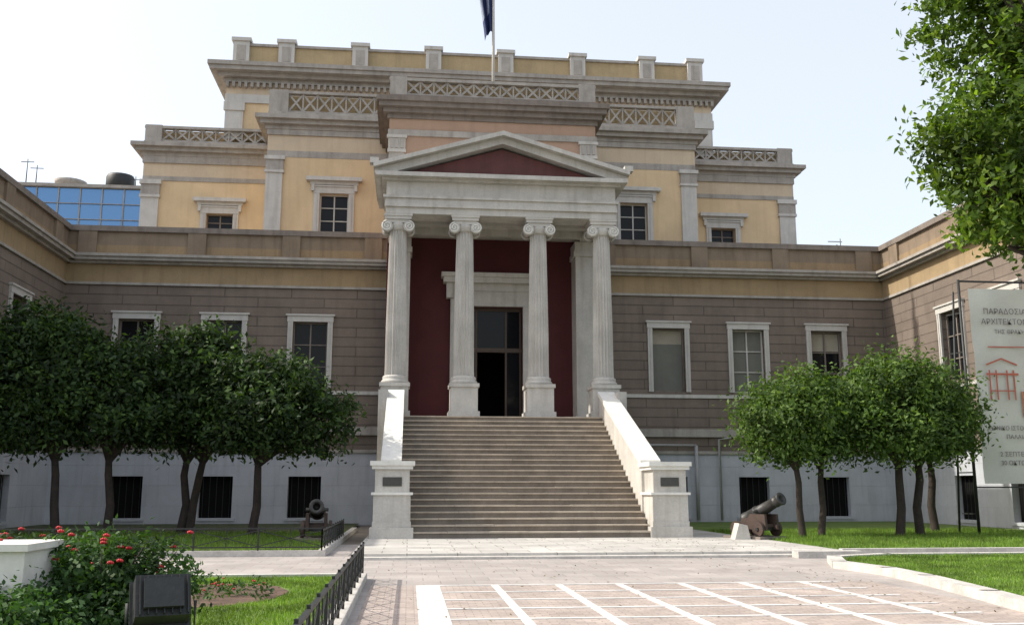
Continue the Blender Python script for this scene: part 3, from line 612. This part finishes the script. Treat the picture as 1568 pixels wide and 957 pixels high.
# ------------------------------------------------------------------ cannons
def cannon(name,loc,rotz,elev,sc=1):
    e=empty(name,loc); e.rotation_euler=(0,0,rotz); e.scale=(sc,sc,sc)
    b=B()
    for s in(-1,1):
        b.prismx([(-.75,.22),(.8,.22),(.75,.38),(.4,.42),(.35,.56),(.05,.6),(-.05,.72),(-.7,.72)],s*.27-.05,s*.27+.05,'carriage')
        for yy in(-.5,.5):
            n=20;r_=.24; x_a=s*.36;x_b=s*.46
            vs=[(x_a,yy+r_*math.cos(2*math.pi*k/n),.24+r_*math.sin(2*math.pi*k/n)) for k in range(n)]+[(x_b,yy+r_*math.cos(2*math.pi*k/n),.24+r_*math.sin(2*math.pi*k/n)) for k in range(n)]
            b.add(vs,[tuple(range(n))[::-1],tuple(range(n,2*n))]+[(k,(k+1)%n,n+(k+1)%n,n+k) for k in range(n)],'carriage')
    for yy in(-.5,.5): b.box(-.5,.5,yy-.05,yy+.05,.19,.29,'iron')
    b.box(-.22,.22,-.6,.7,.3,.4,'carriage')
    b.make('carriage',e)
    b=B(); b.T=Matrix.Translation((0,-.25,.82))@Matrix.Rotation(R(90)-elev,4,'X')
    b.lathe(0,0,[(.03,-1.0),(.07,-.97),(.07,-.9),(.04,-.87),(.05,-.84),(.2,-.8),(.25,-.76),(.25,-.68),(.235,-.66),(.22,-.2),(.235,-.19),(.235,-.13),(.205,-.12),(.17,.72),(.19,.74),(.19,.78),(.17,.80),(.2,.95),(.22,1.0),(.205,1.03),(.11,1.03),(.10,.75)],'bronze',28)
    b.T=Matrix.Translation((0,-.25,.82)); b.tube([(-.34,0,0),(.34,0,0)],[.055,.055],'bronze',12)
    b.make('barrel',e)
    b=B(); b.box(-.6,.6,-.75,.95,-.12,.0,'darkstone'); b.make('stone_base',e); return e
cannon('antique_cannon',(-2.75,30.6,.2),R(4),R(6))
cannon('antique_cannon',(10.85,30,.20),R(26),R(24),.93)
b=B(); b.prism([(-.25,0),(.25,0),(.16,.42),(-.1,.48)],-.22,.22,'marble'); o=b.make('marble_block'); o.location=(10.2,29.6,.12)
# ------------------------------------------------------------------ banner
bn=empty('exhibition_banner'); b=B()
for x in(19.45,23.6):
    b.tube([(x,32,0),(x,32,9.0)],[.055,.05],'iron',8); b.tube([(x-.25,32.8,0),(x-.1,32.2,8.6)],[.04,.035],'iron',8)
    for k in range(6): b.beam((x,32,.8+k*1.4),(x-.2,32.6,.8+k*1.4),.04,.04,'iron')
b.beam((19.45,32,8.95),(23.6,32,8.95),.06,.06,'iron'); b.beam((19.45,32,1.7),(23.6,32,1.7),.05,.05,'iron')
b.make('scaffold_poles',bn)
vs=[];fs=[];nx,nz=20,30
for j in range(nz+1):
    for i in range(nx+1): vs.append((19.75+3.6*i/nx,31.9+.035*math.sin(i*.7+j*.3)+.02*math.sin(j*.9-i*.4),1.82+6.85*j/nz))
for j in range(nz):
    for i in range(nx): a=j*(nx+1)+i; fs.append((a,a+1,a+nx+2,a+nx+1))
me=bpy.data.meshes.new('cloth'); me.from_pydata(vs,[],fs); me.materials.append(M['banner']); me.polygons.foreach_set('use_smooth',[True]*len(fs)); o=bpy.data.objects.new('cloth',me); scene.collection.objects.link(o); o.parent=bn
def text(s,x,z,size,mat,align='CENTER'):
    c=bpy.data.curves.new('lettering','FONT'); c.body=s; c.size=size; c.align_x=align; c.materials.append(M[mat]); c.extrude=.002
    o=bpy.data.objects.new('lettering',c); o.location=(x,31.83,z); o.rotation_euler=(R(90),0,0); scene.collection.objects.link(o); o.parent=bn
text('ΠΑΡΑΔΟΣΙΑΚΗ',21.2,7.75,.28,'bdark'); text('ΑΡΧΙΤΕΚΤΟΝΙΚΗ',21.2,7.38,.28,'bdark'); text('ΤΗΣ ΘΡΑΚΗΣ',21.2,7.05,.2,'bdark')
text('ΕΘΝΙΚΟ ΙΣΤΟΡΙΚΟ ΜΟΥΣΕΙΟ',21.4,3.65,.2,'bdark'); text('ΠΑΛΑΙΑ ΒΟΥΛΗ',21.4,3.35,.2,'bdark'); text('2 ΣΕΠΤΕΜΒΡΙΟΥ -',21.3,2.75,.22,'bdark'); text('30 ΟΚΤΩΒΡΙΟΥ 2006',21.4,2.45,.22,'bdark')
b=B(); b.box(20.25,23.0,31.82,31.828,6.55,6.59,'bred')
for x in(20.2,20.45,20.85,21.1): b.box(x,x+.05,31.82,31.828,4.7,5.75,'bred')
b.box(20.1,21.3,31.81,31.818,5.57,5.64,'bred'); b.box(20.2,21.1,31.81,31.818,5.0,5.04,'bred')
b.box(21.35,22.9,31.82,31.828,4.1,5.0,'borange'); b.prism([(22.1+.33*math.cos(k*math.pi/8),4.55+.33*math.sin(k*math.pi/8)) for k in range(16)],31.80,31.815,'bdark')
b.prism([(20.1,5.95),(20.7,6.18),(21.3,5.95),(21.25,5.91),(20.7,6.12),(20.15,5.91)],31.81,31.818,'bred'); b.make('print',bn)
# ------------------------------------------------------------------ foreground plinth, floodlight
b=B(); b.box(-5.6,-3.29,9.0,9.8,.35,1.08,'marble_white'); b.box(-5.65,-3.25,8.95,9.85,1.08,1.14,'marble_white'); b.box(-5.5,-3.45,9.1,9.7,0,.35,'greystone'); b.make('marble_plinth')
fe=empty('floodlight',(-1.95,8.3,0)); fe.rotation_euler=(0,0,R(20)); b=B(); b.T=Matrix.Translation((0,0,.74))@Matrix.Rotation(R(-28),4,'X')
b.box(-.21,.21,-.09,.09,-.17,.17,'iron'); b.box(-.235,.235,.09,.12,-.195,.195,'iron'); b.box(-.2,.2,.12,.125,-.16,.16,'glass'); b.box(-.15,.15,-.15,-.09,-.12,.12,'iron')
for k in range(7): b.box(-.18+k*.06,-.17+k*.06,-.12,-.09,-.16,.16,'iron')
b.T=Matrix.Identity(4); b.tube([(-.26,0,.72),(-.26,0,.5),(.26,0,.5),(.26,0,.72)],[.015]*4,'iron',6); b.tube([(0,0,0),(0,0,.5)],[.03,.025],'iron',8); b.box(-.12,.12,-.12,.12,0,.05,'iron'); b.make('lamp_housing',fe)
for (x,h) in((26.5,3.0),(30.5,2.2)):
    b=B(); b.tube([(x,56,12.7),(x,56,13+h+1)],[.05,.03],'pipe',6); b.beam((x-.8,56,13.8+h),(x+.1,56,13.8+h),.05,.05,'pipe'); b.beam((x-.4,55.6,13.5+h),(x-.4,56.4,13.5+h),.04,.04,'pipe'); b.make('roof_antenna')
# ------------------------------------------------------------------ light, sky, camera
E=R(42);A=R(8)
S=Vector((-math.cos(E)*math.cos(A),math.cos(E)*math.sin(A),math.sin(E)))
sd=bpy.data.lights.new('sun','SUN'); sd.energy=5.0; sd.angle=R(.5); sd.color=(1,.94,.83)
so=bpy.data.objects.new('sun',sd); so.rotation_euler=(-S).to_track_quat('-Z','Y').to_euler(); so.location=(-30,0,40); scene.collection.objects.link(so)
w=bpy.data.worlds.new('World'); scene.world=w; w.use_nodes=True; nt=w.node_tree
sk=nt.nodes.new('ShaderNodeTexSky'); sk.sky_type='NISHITA'; sk.sun_disc=False; sk.sun_elevation=E; sk.sun_rotation=R(-82); sk.air_density=1.0; sk.dust_density=4.0; sk.ozone_density=1.0; sk.altitude=0
hz=nt.nodes.new('ShaderNodeMix'); hz.data_type='RGBA'; hz.blend_type='ADD'; hz.inputs[0].default_value=1; hz.inputs[7].default_value=(4.1,4.1,3.95,1)
bg=nt.nodes['Background']; bg.inputs[1].default_value=.15; nt.links.new(sk.outputs[0],hz.inputs[6]); nt.links.new(hz.outputs[2],bg.inputs[0])
cd=bpy.data.cameras.new('camera'); cam=bpy.data.objects.new('camera',cd); scene.collection.objects.link(cam)
cd.sensor_width=36; cd.lens=36*1480/1568; cd.clip_end=3000; cam.location=(0,0,1.6); cam.rotation_euler=(R(90+10.4),0,R(-6.03)); scene.camera=cam
scene.view_settings.view_transform='Standard'; scene.view_settings.look='None'; scene.view_settings.exposure=0
